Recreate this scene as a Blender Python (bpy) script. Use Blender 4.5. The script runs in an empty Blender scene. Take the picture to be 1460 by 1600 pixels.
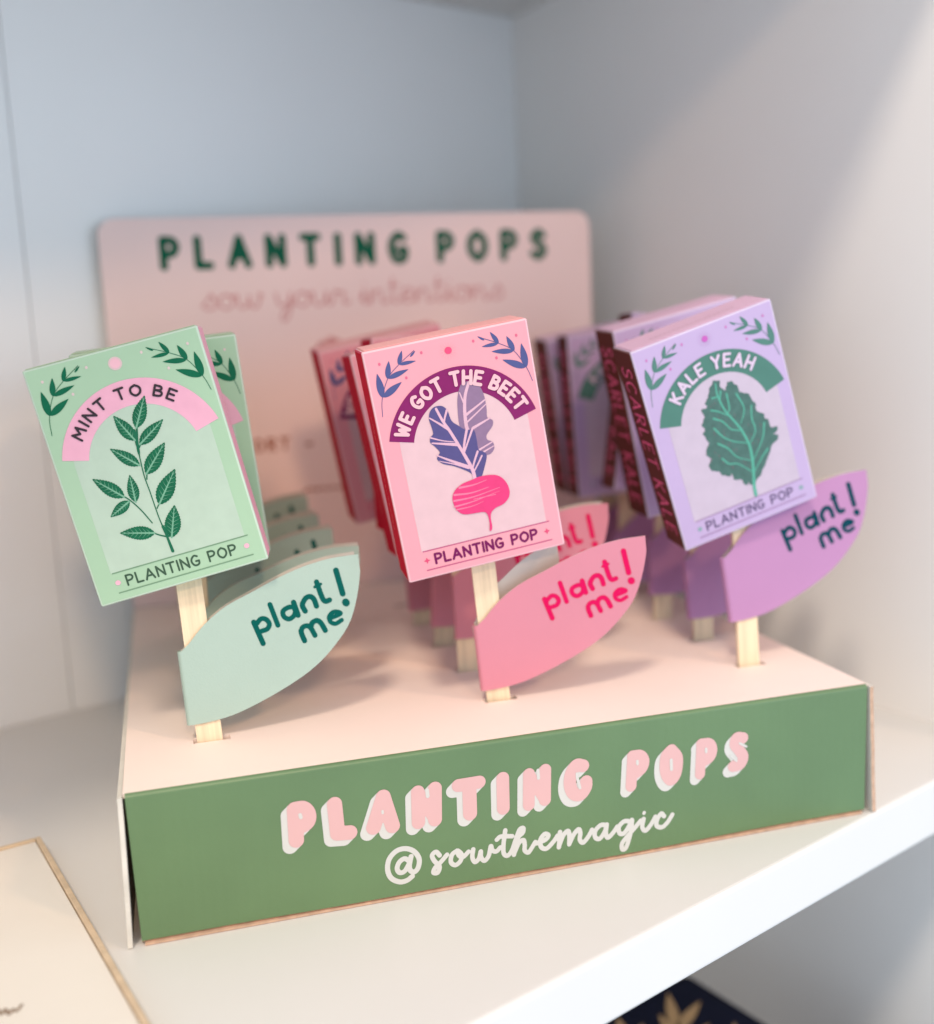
import bpy, bmesh, math, random
import numpy as np
from mathutils import Matrix, Vector
from mathutils.geometry import tessellate_polygon
random.seed(7)
R = math.radians
scene = bpy.context.scene
col = scene.collection

# ------------------------------------------------------------------ camera
F_PX, PW, PH = 1712.95, 1460.0, 1600.0          # focal length in photo pixels, photo size
CAM_LOC = Vector((0.02176, -0.34189, 0.18652))
CAM_ROT = (1.4128689, 0.04677304, -0.27689664)
cam = bpy.data.cameras.new('camera')
camo = bpy.data.objects.new('camera', cam)
col.objects.link(camo)
camo.location = CAM_LOC
camo.rotation_euler = CAM_ROT
cam.sensor_fit = 'HORIZONTAL'
cam.sensor_width = 36
cam.lens = 36 * F_PX / PW
cam.clip_start = 0.01
cam.clip_end = 50
cam.dof.use_dof = True
cam.dof.focus_distance = 0.372
cam.dof.aperture_fstop = 4.6
scene.camera = camo
CAM_M = Matrix.LocRotScale(CAM_LOC, camo.rotation_euler.to_quaternion(), None).to_3x3()

# the shelf unit stands 22 degrees off the display tray: a along the shelf, b into it
TH = R(22)
UX = Vector((math.cos(TH), math.sin(TH), 0))
UY = Vector((-math.sin(TH), math.cos(TH), 0))
def W(a, b, z=0.0): return UX * a + UY * b + Vector((0, 0, z))

# ------------------------------------------------------------------ world and lamps
world = bpy.data.worlds.new('World')
scene.world = world
world.use_nodes = True
bg = world.node_tree.nodes['Background']
bg.inputs[0].default_value = (0.68, 0.83, 1.0, 1)
bg.inputs[1].default_value = 0.95
def lamp(name, d, dist, watts, colour, size, target=(0.16, 0.04, 0.12)):
    """ceiling spot: d = direction the light travels in (a, b, z)"""
    l = bpy.data.lights.new(name, 'POINT')
    l.energy = watts; l.color = colour; l.shadow_soft_size = size
    o = bpy.data.objects.new(name, l)
    v = (UX * d[0] + UY * d[1] + Vector((0, 0, d[2]))).normalized()
    o.location = W(*target) - v * dist
    col.objects.link(o)
    return o
lamp('ceiling_spot_high', (1.10, 1.0, -1.83), 2.2, 78, (1.0, 0.85, 0.69), 0.15)
lamp('ceiling_spot_left', (0.42, 1.0, -0.57), 2.6, 56, (1.0, 0.68, 0.44), 0.12)
lamp('ceiling_spot_right', (-0.32, 1.0, -0.77), 2.5, 42, (1.0, 0.64, 0.38), 0.10)
# the shop window across the room, cool daylight
win = bpy.data.lights.new('shop_window', 'AREA'); win.shape = 'RECTANGLE'; win.size = 1.6; win.size_y = 1.4
win.energy = 11; win.color = (0.66, 0.84, 1.0)
wo = bpy.data.objects.new('shop_window', win); col.objects.link(wo)
wv = (UX * -0.25 + UY * 1.0 + Vector((0, 0, -0.02))).normalized()
wo.location = W(0.16, 0.1, 0.2) - wv * 2.6
wo.rotation_euler = wv.to_track_quat('-Z', 'Y').to_euler()
scene.view_settings.view_transform = 'Standard'
scene.view_settings.look = 'None'
scene.view_settings.exposure = 0.22
scene.view_settings.gamma = 1.0

# ------------------------------------------------------------------ helpers
def lin(c):
    return tuple((x / 12.92 if x <= 0.04045 else ((x + 0.055) / 1.055) ** 2.4) for x in (v / 255 for v in c))
MATS = {}
PALE = ('shelf_paint', 'panel_paint', 'back_panel_paint', 'tray_pink_card', 'header_pink', 'birch_stick', 'plaque_white', 'plaque_wood')
def mat(name, rgb, rough=0.6, spec=0.25, var=0.05, vscale=60, bump=0.0, bscale=900, trans=0.0, stretch=None, coat=0.0, flute=0.0, rnd=0.0):
    """procedural surface: base colour with soft mottling, fine relief, optional light coming through"""
    if name in MATS: return MATS[name]
    m = bpy.data.materials.new(name); m.use_nodes = True
    nt = m.node_tree; N = nt.nodes; L = nt.links
    pb = N['Principled BSDF']
    base = lin(rgb)
    if name not in PALE: base = tuple(v * .87 for v in base)      # printed card reflects a little less than the swatch
    tc = N.new('ShaderNodeTexCoord')
    src = tc.outputs['Object']
    if stretch:
        mp = N.new('ShaderNodeMapping'); mp.inputs['Scale'].default_value = stretch
        L.new(src, mp.inputs[0]); src = mp.outputs[0]
    nz = N.new('ShaderNodeTexNoise'); nz.inputs['Scale'].default_value = vscale; nz.inputs['Detail'].default_value = 4
    L.new(src, nz.inputs['Vector'])
    rp = N.new('ShaderNodeValToRGB')
    rp.color_ramp.elements[0].position = 0.3; rp.color_ramp.elements[1].position = 0.7
    rp.color_ramp.elements[0].color = tuple(max(0, c * (1 - var)) for c in base) + (1,)
    rp.color_ramp.elements[1].color = tuple(min(1, c * (1 + var)) for c in base) + (1,)
    L.new(nz.outputs['Fac'], rp.inputs[0])
    out = rp.outputs[0]
    L.new(out, pb.inputs['Base Color'])
    pb.inputs['Roughness'].default_value = rough
    pb.inputs['Specular IOR Level'].default_value = spec
    pb.inputs['Coat Weight'].default_value = coat
    pb.inputs['Coat Roughness'].default_value = 0.25
    if bump:
        n2 = N.new('ShaderNodeTexNoise'); n2.inputs['Scale'].default_value = bscale; n2.inputs['Detail'].default_value = 3
        L.new(src, n2.inputs['Vector'])
        bp = N.new('ShaderNodeBump'); bp.inputs['Strength'].default_value = bump; bp.inputs['Distance'].default_value = 0.0004
        L.new(n2.outputs['Fac'], bp.inputs['Height']); L.new(bp.outputs[0], pb.inputs['Normal'])
    if flute:            # corrugation telegraphing through the printed sheet
        wv_ = N.new('ShaderNodeTexWave'); wv_.bands_direction = 'X'; wv_.inputs['Scale'].default_value = 90; wv_.inputs['Distortion'].default_value = 1.5
        L.new(src, wv_.inputs['Vector'])
        b2 = N.new('ShaderNodeBump'); b2.inputs['Strength'].default_value = flute; b2.inputs['Distance'].default_value = 0.0006
        L.new(wv_.outputs['Fac'], b2.inputs['Height']); L.new(bp.outputs[0], b2.inputs['Normal']); L.new(b2.outputs[0], pb.inputs['Normal'])
    if rnd:              # each piece a little lighter or darker
        oi = N.new('ShaderNodeObjectInfo'); mr = N.new('ShaderNodeMapRange')
        mr.inputs['To Min'].default_value = 1 - rnd; mr.inputs['To Max'].default_value = 1 + rnd * .4
        L.new(oi.outputs['Random'], mr.inputs['Value'])
        hv = N.new('ShaderNodeHueSaturation'); L.new(out, hv.inputs['Color']); L.new(mr.outputs[0], hv.inputs['Value'])
        L.new(hv.outputs[0], pb.inputs['Base Color'])
    if trans:
        tr = N.new('ShaderNodeBsdfTranslucent'); L.new(out, tr.inputs['Color'])
        mx = N.new('ShaderNodeMixShader'); mx.inputs[0].default_value = trans
        L.new(pb.outputs[0], mx.inputs[1]); L.new(tr.outputs[0], mx.inputs[2])
        L.new(mx.outputs[0], N['Material Output'].inputs['Surface'])
    MATS[name] = m
    return m

def link(name, me, parent=None, matrix=None):
    o = bpy.data.objects.new(name, me); col.objects.link(o)
    if parent: o.parent = parent
    if matrix is not None: o.matrix_local = matrix
    return o
def tag(o, label=None, cat=None, group=None, kind=None):
    if label: o['label'] = label
    if cat: o['category'] = cat
    if group: o['group'] = group
    if kind: o['kind'] = kind
    return o
def mesh(name, verts, faces, mats, idx=None, smooth=False):
    me = bpy.data.meshes.new(name)
    me.from_pydata([tuple(v) for v in verts], [], faces)
    for m in (mats if isinstance(mats, (list, tuple)) else [mats]): me.materials.append(m)
    if idx: me.polygons.foreach_set('material_index', idx)
    if smooth: me.polygons.foreach_set('use_smooth', [True] * len(me.polygons))
    me.update()
    return me
BOXF = [(0, 3, 2, 1), (4, 5, 6, 7), (0, 1, 5, 4), (1, 2, 6, 5), (2, 3, 7, 6), (3, 0, 4, 7)]
def box_mesh(name, lo, hi, m, bevel=0.0, seg=2, mats=None, idx=None):
    """axis-aligned box in local space; face order: bottom, top, front(-y), right, back, left"""
    (x0, y0, z0), (x1, y1, z1) = lo, hi
    v = [(x0, y0, z0), (x1, y0, z0), (x1, y1, z0), (x0, y1, z0), (x0, y0, z1), (x1, y0, z1), (x1, y1, z1), (x0, y1, z1)]
    me = mesh(name, v, BOXF, mats or m, idx)
    if bevel:
        bm = bmesh.new(); bm.from_mesh(me)
        bmesh.ops.bevel(bm, geom=bm.edges[:], offset=bevel, segments=seg, affect='EDGES', profile=0.5)
        bm.to_mesh(me); bm.free()
    return me
def catmull(pts, n=8, closed=False):
    P = [np.array(p, float) for p in pts]
    if len(P) < 3: return P
    out = []
    N = len(P)
    rng = range(N if closed else N - 1)
    for i in rng:
        p0 = P[(i - 1) % N] if (closed or i > 0) else 2 * P[0] - P[1]
        p1, p2 = P[i], P[(i + 1) % N]
        p3 = P[(i + 2) % N] if (closed or i + 2 < N) else 2 * P[-1] - P[-2]
        for k in range(n):
            t = k / n
            out.append(0.5 * ((2 * p1) + (-p0 + p2) * t + (2 * p0 - 5 * p1 + 4 * p2 - p3) * t * t + (-p0 + 3 * p1 - 3 * p2 + p3) * t ** 3))
    out.append(P[0] if closed else P[-1])
    return out
# --- flat print: strokes with round ends merged into one outline (distance field + marching squares)
def stroke_print(strokes, res):
    """strokes: list of (points, half_width or list of half_widths). Returns 2D verts and faces."""
    segs = []
    for pts, hw in strokes:
        n = len(pts)
        hws = hw if isinstance(hw, (list, tuple, np.ndarray)) else [hw] * n
        if n == 1: segs.append((pts[0], pts[0], hws[0], hws[0]))
        for i in range(n - 1): segs.append((pts[i], pts[i + 1], hws[i], hws[i + 1]))
    A = np.array([s[0] for s in segs], float); B = np.array([s[1] for s in segs], float)
    ha = np.array([s[2] for s in segs]); hb = np.array([s[3] for s in segs])
    pad = max(ha.max(), hb.max()) + 2.5 * res
    lo = np.minimum(A, B).min(0) - pad; hi = np.maximum(A, B).max(0) + pad
    nx = int((hi[0] - lo[0]) / res) + 2; ny = int((hi[1] - lo[1]) / res) + 2
    D = np.full((ny, nx), 1e3)
    for a, b, h0, h1 in zip(A, B, ha, hb):
        m = max(h0, h1) + 2 * res
        i0 = max(0, int((min(a[0], b[0]) - m - lo[0]) / res)); i1 = min(nx, int((max(a[0], b[0]) + m - lo[0]) / res) + 2)
        j0 = max(0, int((min(a[1], b[1]) - m - lo[1]) / res)); j1 = min(ny, int((max(a[1], b[1]) + m - lo[1]) / res) + 2)
        X, Y = np.meshgrid(lo[0] + np.arange(i0, i1) * res, lo[1] + np.arange(j0, j1) * res)
        d = b - a; L2 = d @ d
        t = np.clip(((X - a[0]) * d[0] + (Y - a[1]) * d[1]) / L2, 0, 1) if L2 > 1e-16 else np.zeros_like(X)
        s = np.hypot(X - a[0] - t * d[0], Y - a[1] - t * d[1]) - (h0 + (h1 - h0) * t)
        D[j0:j1, i0:i1] = np.minimum(D[j0:j1, i0:i1], s)
    D = np.where(np.abs(D) < 1e-9, 1e-9, D)
    V = []; F = []
    def P(i, j): return (lo[0] + i * res, lo[1] + j * res)
    ins = D < 0
    full = ins[:-1, :-1] & ins[1:, :-1] & ins[:-1, 1:] & ins[1:, 1:]
    anyi = ins[:-1, :-1] | ins[1:, :-1] | ins[:-1, 1:] | ins[1:, 1:]
    for j in range(ny - 1):
        i = 0
        row = full[j]
        while i < nx - 1:
            if row[i]:
                k = i
                while k < nx - 1 and row[k]: k += 1
                n = len(V); V += [P(i, j), P(k, j), P(k, j + 1), P(i, j + 1)]; F.append((n, n + 1, n + 2, n + 3)); i = k
            else: i += 1
    js, is_ = np.nonzero(anyi & ~full)
    for j, i in zip(js.tolist(), is_.tolist()):
        c = [(i, j), (i + 1, j), (i + 1, j + 1), (i, j + 1)]
        poly = []
        for k in range(4):
            a, b = c[k], c[(k + 1) % 4]
            da, db = D[a[1], a[0]], D[b[1], b[0]]
            if da < 0: poly.append(P(*a))
            if (da < 0) != (db < 0):
                t = da / (da - db); pa, pb_ = P(*a), P(*b)
                poly.append((pa[0] + (pb_[0] - pa[0]) * t, pa[1] + (pb_[1] - pa[1]) * t))
        if len(poly) >= 3:
            n = len(V); V += poly; F.append(tuple(range(n, n + len(poly))))
    return V, F
def fill(poly):
    tri = tessellate_polygon([[Vector((p[0], p[1], 0)) for p in poly]])
    V = [(p[0], p[1]) for p in poly]; F = []
    for t in tri:
        a, b, c = (poly[i] for i in t)
        s = (b[0] - a[0]) * (c[1] - a[1]) - (b[1] - a[1]) * (c[0] - a[0])
        F.append(tuple(t) if s > 0 else (t[0], t[2], t[1]))
    return V, F
def merge(parts):
    V = []; F = []
    for v, f in parts:
        n = len(V); V += list(v); F += [tuple(i + n for i in q) for q in f]
    return V, F
def up_xz(y):            # print on a plane facing -y: (u, v) -> (u, y, v)
    return lambda u, v: (u, y, v)
def print_mesh(name, vf, place, m):
    V, F = vf
    return mesh(name, [place(*v) for v in V], F, m)
# --- photo pixel -> point on a plane (the plane is where the print really is)
def ray(px):
    d = CAM_M @ Vector(((px[0] - PW / 2) / F_PX, -(px[1] - PH / 2) / F_PX, -1.0))
    return CAM_LOC, d
def hit(px, p0, n):
    c, d = ray(px)
    return c + d * ((p0 - c).dot(n) / d.dot(n))
class Traced:
    """reads zoomed photo coordinates onto a plane (origin, x axis, up axis)"""
    def __init__(self, o, ex, ez): self.o, self.ex, self.ez = o, ex, ez; self.n = ex.cross(ez)
    def __call__(self, pts, ox, oy, sc):
        out = []
        for u, v in pts:
            p = hit((ox + u / sc, oy + v / sc), self.o, self.n) - self.o
            out.append((p.dot(self.ex), p.dot(self.ez)))
        return out

# --- hand-drawn capitals as strokes (height 1); True = smooth curve
S_, C_ = False, True
GL = {
 'A': (.62, [(S_, [(0, 0), (.31, 1), (.62, 0)]), (S_, [(.12, .34), (.5, .34)])]),
 'B': (.48, [(S_, [(0, 0), (0, 1)]), (C_, [(0, 1), (.33, .95), (.41, .77), (.3, .58), (0, .53)]), (C_, [(0, .53), (.37, .48), (.47, .27), (.37, .05), (0, 0)])]),
 'C': (.52, [(C_, [(.5, .86), (.29, 1), (.06, .77), (0, .46), (.1, .12), (.3, 0), (.52, .14)])]),
 'E': (.44, [(S_, [(.44, 1), (0, 1), (0, 0), (.44, 0)]), (S_, [(0, .52), (.36, .52)])]),
 'G': (.54, [(C_, [(.48, .88), (.28, 1), (.06, .77), (0, .44), (.12, .08), (.32, 0), (.5, .12), (.54, .4)]), (S_, [(.54, .42), (.32, .42)])]),
 'H': (.52, [(S_, [(0, 0), (0, 1)]), (S_, [(.52, 0), (.52, 1)]), (S_, [(0, .5), (.52, .5)])]),
 'I': (.0, [(S_, [(0, 0), (0, 1)])]),
 'K': (.5, [(S_, [(0, 0), (0, 1)]), (S_, [(.47, 1), (.02, .45)]), (S_, [(.14, .56), (.5, 0)])]),
 'L': (.42, [(S_, [(0, 1), (0, 0), (.42, 0)])]),
 'M': (.66, [(S_, [(0, 0), (.07, 1), (.33, .38), (.59, 1), (.66, 0)])]),
 'N': (.52, [(S_, [(0, 0), (0, 1), (.52, 0), (.52, 1)])]),
 'O': (.6, [(C_, [(.3, 1), (.07, .8), (0, .5), (.07, .2), (.3, 0), (.53, .2), (.6, .5), (.53, .8), (.3, 1)])]),
 'P': (.46, [(S_, [(0, 0), (0, 1)]), (C_, [(0, 1), (.34, .96), (.46, .74), (.34, .5), (0, .44)])]),
 'R': (.48, [(S_, [(0, 0), (0, 1)]), (C_, [(0, 1), (.34, .96), (.44, .75), (.34, .53), (0, .47)]), (S_, [(.16, .47), (.48, 0)])]),
 'S': (.44, [(C_, [(.43, .86), (.24, 1), (.04, .82), (.13, .6), (.37, .43), (.44, .2), (.22, 0), (0, .13)])]),
 'T': (.54, [(S_, [(0, 1), (.54, 1)]), (S_, [(.27, 1), (.27, 0)])]),
 'W': (.7, [(S_, [(0, 1), (.16, 0), (.35, .75), (.52, 0), (.7, 1)])]),
 'Y': (.54, [(S_, [(0, 1), (.27, .48)]), (S_, [(.54, 1), (.27, .48), (.27, 0)])]),
 '-': (.3, [(S_, [(0, .45), (.3, .45)])]),
 # joined-up small letters (x height .5)
 's': (.34, [(C_, [(0, .1), (.18, .38), (.22, .5), (.3, .3), (.3, .08), (.16, 0), (.06, .06)])]),
 'o': (.42, [(C_, [(.2, .48), (.05, .36), (.05, .12), (.2, 0), (.34, .14), (.33, .38), (.2, .48), (.3, .4), (.46, .44)])]),
 'w': (.56, [(C_, [(0, .46), (.04, .12), (.14, 0), (.26, .2), (.28, .42), (.3, .12), (.4, 0), (.52, .2), (.52, .46), (.6, .4)])]),
 'y': (.4, [(C_, [(0, .46), (.04, .14), (.16, .04), (.3, .2), (.34, .46), (.3, -.2), (.18, -.48), (.1, -.36), (.2, -.12), (.44, .14)])]),
 'u': (.44, [(C_, [(0, .46), (.03, .14), (.14, 0), (.28, .16), (.34, .46), (.34, .12), (.4, .02), (.48, .12)])]),
 'r': (.34, [(C_, [(0, .1), (.1, .5), (.14, .42), (.28, .42), (.27, .12), (.34, .02), (.42, .12)])]),
 'i': (.2, [(C_, [(0, .12), (.08, .46), (.07, .1), (.14, .01), (.22, .12)]), (S_, [(.1, .68), (.1, .7)])]),
 'n': (.46, [(S_, [(.02, .46), (.02, 0)]), (C_, [(.02, .02), (.12, .38), (.24, .46), (.3, .3), (.3, .08), (.38, 0), (.48, .12)])]),
 't': (.26, [(C_, [(.1, .86), (.08, .3), (.1, .06), (.18, 0), (.28, .12)]), (S_, [(0, .58), (.24, .62)])]),
 'e': (.34, [(C_, [(.02, .2), (.2, .26), (.26, .4), (.16, .49), (.05, .34), (.06, .1), (.18, 0), (.36, .14)])]),
}
def word(txt, gap=.28, space=.55):
    """strokes of a line of text, height 1, starting at x = 0; returns (list of (points, x_centre)), width"""
    x = 0; out = []
    for ch in txt:
        if ch == ' ': x += space; continue
        w, st = GL[ch]
        for sm, pts in st:
            q = catmull(pts, 7) if sm else [np.array(p, float) for p in pts]
            out.append(([np.array((p[0] + x, p[1])) for p in q], x + w / 2))
        x += w + gap
    return out, x - gap
def line_text(txt, x0, x1, z0, h, hw, gap=.28, space=.55):
    st, w = word(txt, gap, space)
    k = (x1 - x0) / w
    return [([(x0 + p[0] * k, z0 + p[1] * h) for p in q], hw) for q, c in st]
def arc_text(txt, cx, cz, r, h, a0, a1, hw, gap=.28, space=.55):
    """letters standing on a circle, from angle a0 (left) to a1"""
    st, w = word(txt, gap, space); out = []
    for q, c in st:
        an = a0 + (a1 - a0) * c / w
        k = r * abs(a1 - a0) / w
        ex = (math.sin(an), -math.cos(an)); ez = (math.cos(an), math.sin(an))
        out.append(([(cx + ez[0] * (r + p[1] * h) + ex[0] * (p[0] - c) * k, cz + ez[1] * (r + p[1] * h) + ex[1] * (p[0] - c) * k) for p in q], hw))
    return out
def leaflet(base, tip, hw, serr=0.0, n=14, bulge=.45):
    """pointed leaf outline between base and tip"""
    b = np.array(base, float); t = np.array(tip, float); d = t - b; L = np.linalg.norm(d); d /= L; nn = np.array((-d[1], d[0]))
    up = []; dn = []
    for i in range(1, n):
        u = i / n
        w = hw * (math.sin(math.pi * u ** (.75 if bulge < .5 else 1)) ** .9)
        k = serr * hw * (1 if i % 2 else -1)
        up.append(b + d * L * u + nn * (w + k * .5)); dn.append(b + d * L * u - nn * (w + k * .5))
    return [tuple(b)] + [tuple(x) for x in dn] + [tuple(t)] + [tuple(x) for x in reversed(up)]

# ------------------------------------------------------------------ setting: painted shelf unit
M_white = mat('shelf_paint', (219, 216, 211), rough=.38, spec=.4, var=.02, vscale=9, bump=.10, bscale=160)
M_wall = mat('panel_paint', (242, 239, 235), rough=.55, var=.02, vscale=6, bump=.10, bscale=120)
M_back = mat('back_panel_paint', (242, 242, 241), rough=.55, var=.02, vscale=6, bump=.10, bscale=120)
SH = Matrix.Rotation(TH, 4, 'Z')
B_FRONT, B_BACK, Z_UP, Z_LOW = -0.1034, 0.252, 0.392, -0.31
T_SH = 0.0235
def board(name, lo, hi, m, bevel=.0012, parent=None):
    return link(name, box_mesh(name, lo, hi, m, bevel, 3), parent, SH if parent is None else None)
for nm, zt in (('shelf', 0.0), ('shelf_upper', Z_UP + T_SH), ('shelf_lower', Z_LOW)):
    tag(board(nm, (-.2615, B_FRONT, zt - T_SH), (.3935, B_BACK, zt), M_white, .0016), kind='structure')
# back wall: two boards with an open joint
bw = tag(link('wall_back', box_mesh('wall_back', (-.28, B_BACK + .0122, Z_LOW - .1), (.43, B_BACK + .02, .62), M_back), None, SH), kind='structure')
for a0, a1 in ((-.28, .06335), (.06385, .43)):
    board('board', (a0, B_BACK + .0003, Z_LOW - .1), (a1, B_BACK + .012, .62), M_back, .0003, bw)
# right side panel, a little out of square
A_C, A_F = .390, .349
ve = W(A_F, B_FRONT - .012) - W(A_C, B_BACK)
ang = math.atan2(ve.y, ve.x)
wm = Matrix.Translation(W(A_C, B_BACK)) @ Matrix.Rotation(ang, 4, 'Z')
tag(link('wall_right', box_mesh('wall_right', (-.004, 0, Z_LOW - .1), (ve.length, .018, .62), M_wall, .0015), None, wm), kind='structure')
tag(board('wall_left', (-.28, B_FRONT - .004, Z_LOW - .1), (-.262, B_BACK - .001, .62), M_wall), kind='structure')

# ------------------------------------------------------------------ display tray
WT, DT, HT = 0.27, 0.2622, 0.0508                     # tray width, depth, height
Y0, STEP = 0.0402, 0.0408
XS = (0.0293, 0.1362, 0.2421)
M_top = mat('tray_pink_card', (247, 226, 214), rough=.6, var=.015, vscale=30, bump=.08, bscale=700)
M_green = mat('tray_green_card', (103, 132, 90), rough=.36, spec=.45, var=.07, vscale=22, bump=.16, bscale=420, flute=.028)
M_kraft = mat('kraft_edge', (206, 170, 144), rough=.8, var=.15, vscale=300, bump=.3)
M_card = mat('white_card_edge', (226, 220, 208), rough=.7, var=.05, vscale=120, bump=.2)
M_dark = mat('inside_dark', (60, 40, 30), rough=.9)
M_sign = mat('header_pink', (244, 215, 209), rough=.5, var=.015, vscale=20, bump=.06, bscale=600)
M_signedge = mat('header_edge', (222, 212, 206), rough=.7)
M_signgreen = mat('header_green_ink', (18, 98, 72), rough=.6, spec=.1)
M_signpink = mat('header_pink_ink', (222, 144, 142), rough=.5)
M_signbrown = mat('header_brown_ink', (178, 96, 62), rough=.5)
M_bubble = mat('bubble_pink_ink', (226, 180, 177), rough=.5, var=.02)
M_ink_white = mat('white_ink', (216, 213, 206), rough=.5, var=.02)
tray = link('display_tray', None)
tag(tray, 'green and pink cardboard display tray with upright pink header card on the white shelf', 'display')
# top panel with real slots
def top_panel():
    t = .0016
    sw, sd = .0128, .0046
    xc = [(x - sw / 2 + .0006, x + sw / 2 + .0006) for x in XS]
    yc = [(Y0 + k * STEP - sd / 2, Y0 + k * STEP + sd / 2) for k in range(5)]
    xs = [0.0006] + [v for p in xc for v in p] + [WT - .0006]
    ys = [0.0015] + [v for p in yc for v in p] + [DT - .0006]
    V = []; F = []
    def vid(i, j, z): return (i * len(ys) + j) * 2 + z
    for x in xs:
        for y in ys: V += [(x, y, HT - t), (x, y, HT)]
    hole = lambda i, j: i % 2 == 1 and j % 2 == 1
    nx, ny = len(xs) - 1, len(ys) - 1
    for i in range(nx):
        for j in range(ny):
            if hole(i, j): continue
            F.append((vid(i, j, 1), vid(i + 1, j, 1), vid(i + 1, j + 1, 1), vid(i, j + 1, 1)))
            F.append((vid(i, j, 0), vid(i, j + 1, 0), vid(i + 1, j + 1, 0), vid(i + 1, j, 0)))
            for (di, dj, a, b) in ((-1, 0, (i, j + 1), (i, j)), (1, 0, (i + 1, j), (i + 1, j + 1)), (0, -1, (i, j), (i + 1, j)), (0, 1, (i + 1, j + 1), (i, j + 1))):
                ii, jj = i + di, j + dj
                if ii < 0 or jj < 0 or ii >= nx or jj >= ny or hole(ii, jj):
                    F.append((vid(*a, 0), vid(*b, 0), vid(*b, 1), vid(*a, 1)))
    return mesh('top_panel', V, F, M_top)
link('top_panel', top_panel(), tray)
def front_bow(u, z):
    return -.0006 * math.sin(math.pi * u) * (1 - (z / HT) ** 2) + .0003 * math.sin(u * 17) * (1 - z / HT) + .00022 * math.sin(u * 9 + 1) * (z / HT) ** 4
def on_front(k):            # print lying on the bowed front face
    return lambda x, z: (x, front_bow(x / WT, z) - .00009 * k, z)
# front panel: slightly bowed, rolled over at the top fold
def front_panel():
    V = []; F = []; idx = []
    nx, prof = 40, []
    for k in range(14):
        z = .0015 + (HT - .0029) * k / 13; prof.append((0.0, z))
    for k in range(1, 6):
        a = k / 5 * math.pi / 2; prof.append((.0014 * (1 - math.cos(a)), HT - .0014 + .0014 * math.sin(a)))
    prof = [(0.0014, .0004)] + prof
    for i in range(nx + 1):
        u = i / nx
        for (y, z) in prof:
            w = front_bow(u, z)
            V.append((.0012 + (WT - .0024) * u + .0009 * (1 - z / HT) * (1 - 2 * u), y + w, z))
    n = len(prof)
    for i in range(nx):
        for k in range(n - 1):
            F.append((i * n + k, (i + 1) * n + k, (i + 1) * n + k + 1, i * n + k + 1)); idx.append(1 if k == 0 else 0)
    me = mesh('front_panel', V, F, [M_green, M_kraft], idx, False)
    return me
fp = link('front_panel', front_panel(), tray)
sol = fp.modifiers.new('thickness', 'SOLIDIFY'); sol.thickness = .0011; sol.offset = -1
link('bottom_liner', box_mesh('bottom_liner', (.003, -.0009, .0002), (WT - .0035, .05, .0009), M_kraft), tray)
# side flaps with torn, wavy front edges
def side_flap(x0, sgn):
    V = []; F = []
    nz = 26
    for k in range(nz + 1):
        z = .0004 + (HT - .0012) * k / nz
        wob = (.0006 * math.sin(k * .33) + .0003 * math.sin(k * .8 + 1)) * (1 if sgn < 0 else .25)
        lift = (1 - k / nz) ** 1.5 * .0022
        for (x, y) in ((x0, -.0008 + wob - lift * .3), (x0 - sgn * .0004 + sgn * lift * -.1, DT)):
            V.append((x + sgn * (lift * .55 if y < .1 else 0), y, z))
            V.append((x + sgn * .0015 + sgn * (lift * .55 if y < .1 else 0), y, z))
    for k in range(nz):
        a = k * 4; b = a + 4
        F += [(a, a + 2, b + 2, b), (a + 1, b + 1, b + 3, a + 3), (a, b, b + 1, a + 1), (a + 2, a + 3, b + 3, b + 2)]
    F += [(0, 1, 3, 2), (nz * 4, nz * 4 + 2, nz * 4 + 3, nz * 4 + 1)]
    me = mesh('side_panel', V, F, [M_card, M_kraft], [0] * len(F))
    for p in me.polygons:
        if abs(p.normal.y) > .7 and p.center.y < .1: p.material_index = 1 if sgn > 0 else 0
    return me
link('side_panel', side_flap(.0004, -1), tray)
link('side_panel', side_flap(WT - .0004, 1), tray)
link('back_panel', box_mesh('back_panel', (.001, DT - .0004, .0004), (WT - .001, DT + .0012, HT), M_card), tray)
# header card
SY = DT + .0013
def rounded(x0, x1, z0, z1, r, n=10, bottom=False):
    P = [(x0, z0), (x1, z0)]
    for k in range(n + 1):
        a = k / n * math.pi / 2; P.append((x1 - r + r * math.cos(a), z1 - r + r * math.sin(a)))
    for k in range(n + 1):
        a = math.pi / 2 + k / n * math.pi / 2; P.append((x0 + r + r * math.cos(a), z1 - r + r * math.sin(a)))
    return P
def slab(name, poly, y0, y1, m_front, m_edge, m_back=None):
    """flat outline in x, z extruded from y0 (front) to y1"""
    V2, F2 = fill(poly); n = len(V2)
    V = [(u, y0, v) for u, v in V2] + [(u, y1, v) for u, v in V2]
    F = list(F2) + [tuple(reversed([i + n for i in f])) for f in F2]; idx = [0] * len(F2) + [2] * len(F2)
    for i in range(n):
        j = (i + 1) % n
        F.append((j, i, i + n, j + n)); idx.append(1)
    me = mesh(name, V, F, [m_front, m_edge, m_back or m_edge], idx)
    bm = bmesh.new(); bm.from_mesh(me); bmesh.ops.recalc_face_normals(bm, faces=bm.faces[:]); bm.to_mesh(me); bm.free()
    return me
HZ = .2551
header = link('header_card', slab('header_card', rounded(.0, WT, .004, HZ, .0085), SY, SY + .0026, M_sign, M_signedge), tray)
S = Traced(Vector((0, SY, 0)), Vector((1, 0, 0)), Vector((0, 0, 1)))
st = line_text('PLANTING POPS', .0315, .2415, .2303, .0136, .0021, gap=.80, space=.62)
link('lettering', print_mesh('header_title', stroke_print(st, .0004), up_xz(SY - .0001), M_signgreen), header)
st = line_text('sow your intentions', .049, .2165, .2075, .0155, .00050, gap=.02, space=.32)
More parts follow.
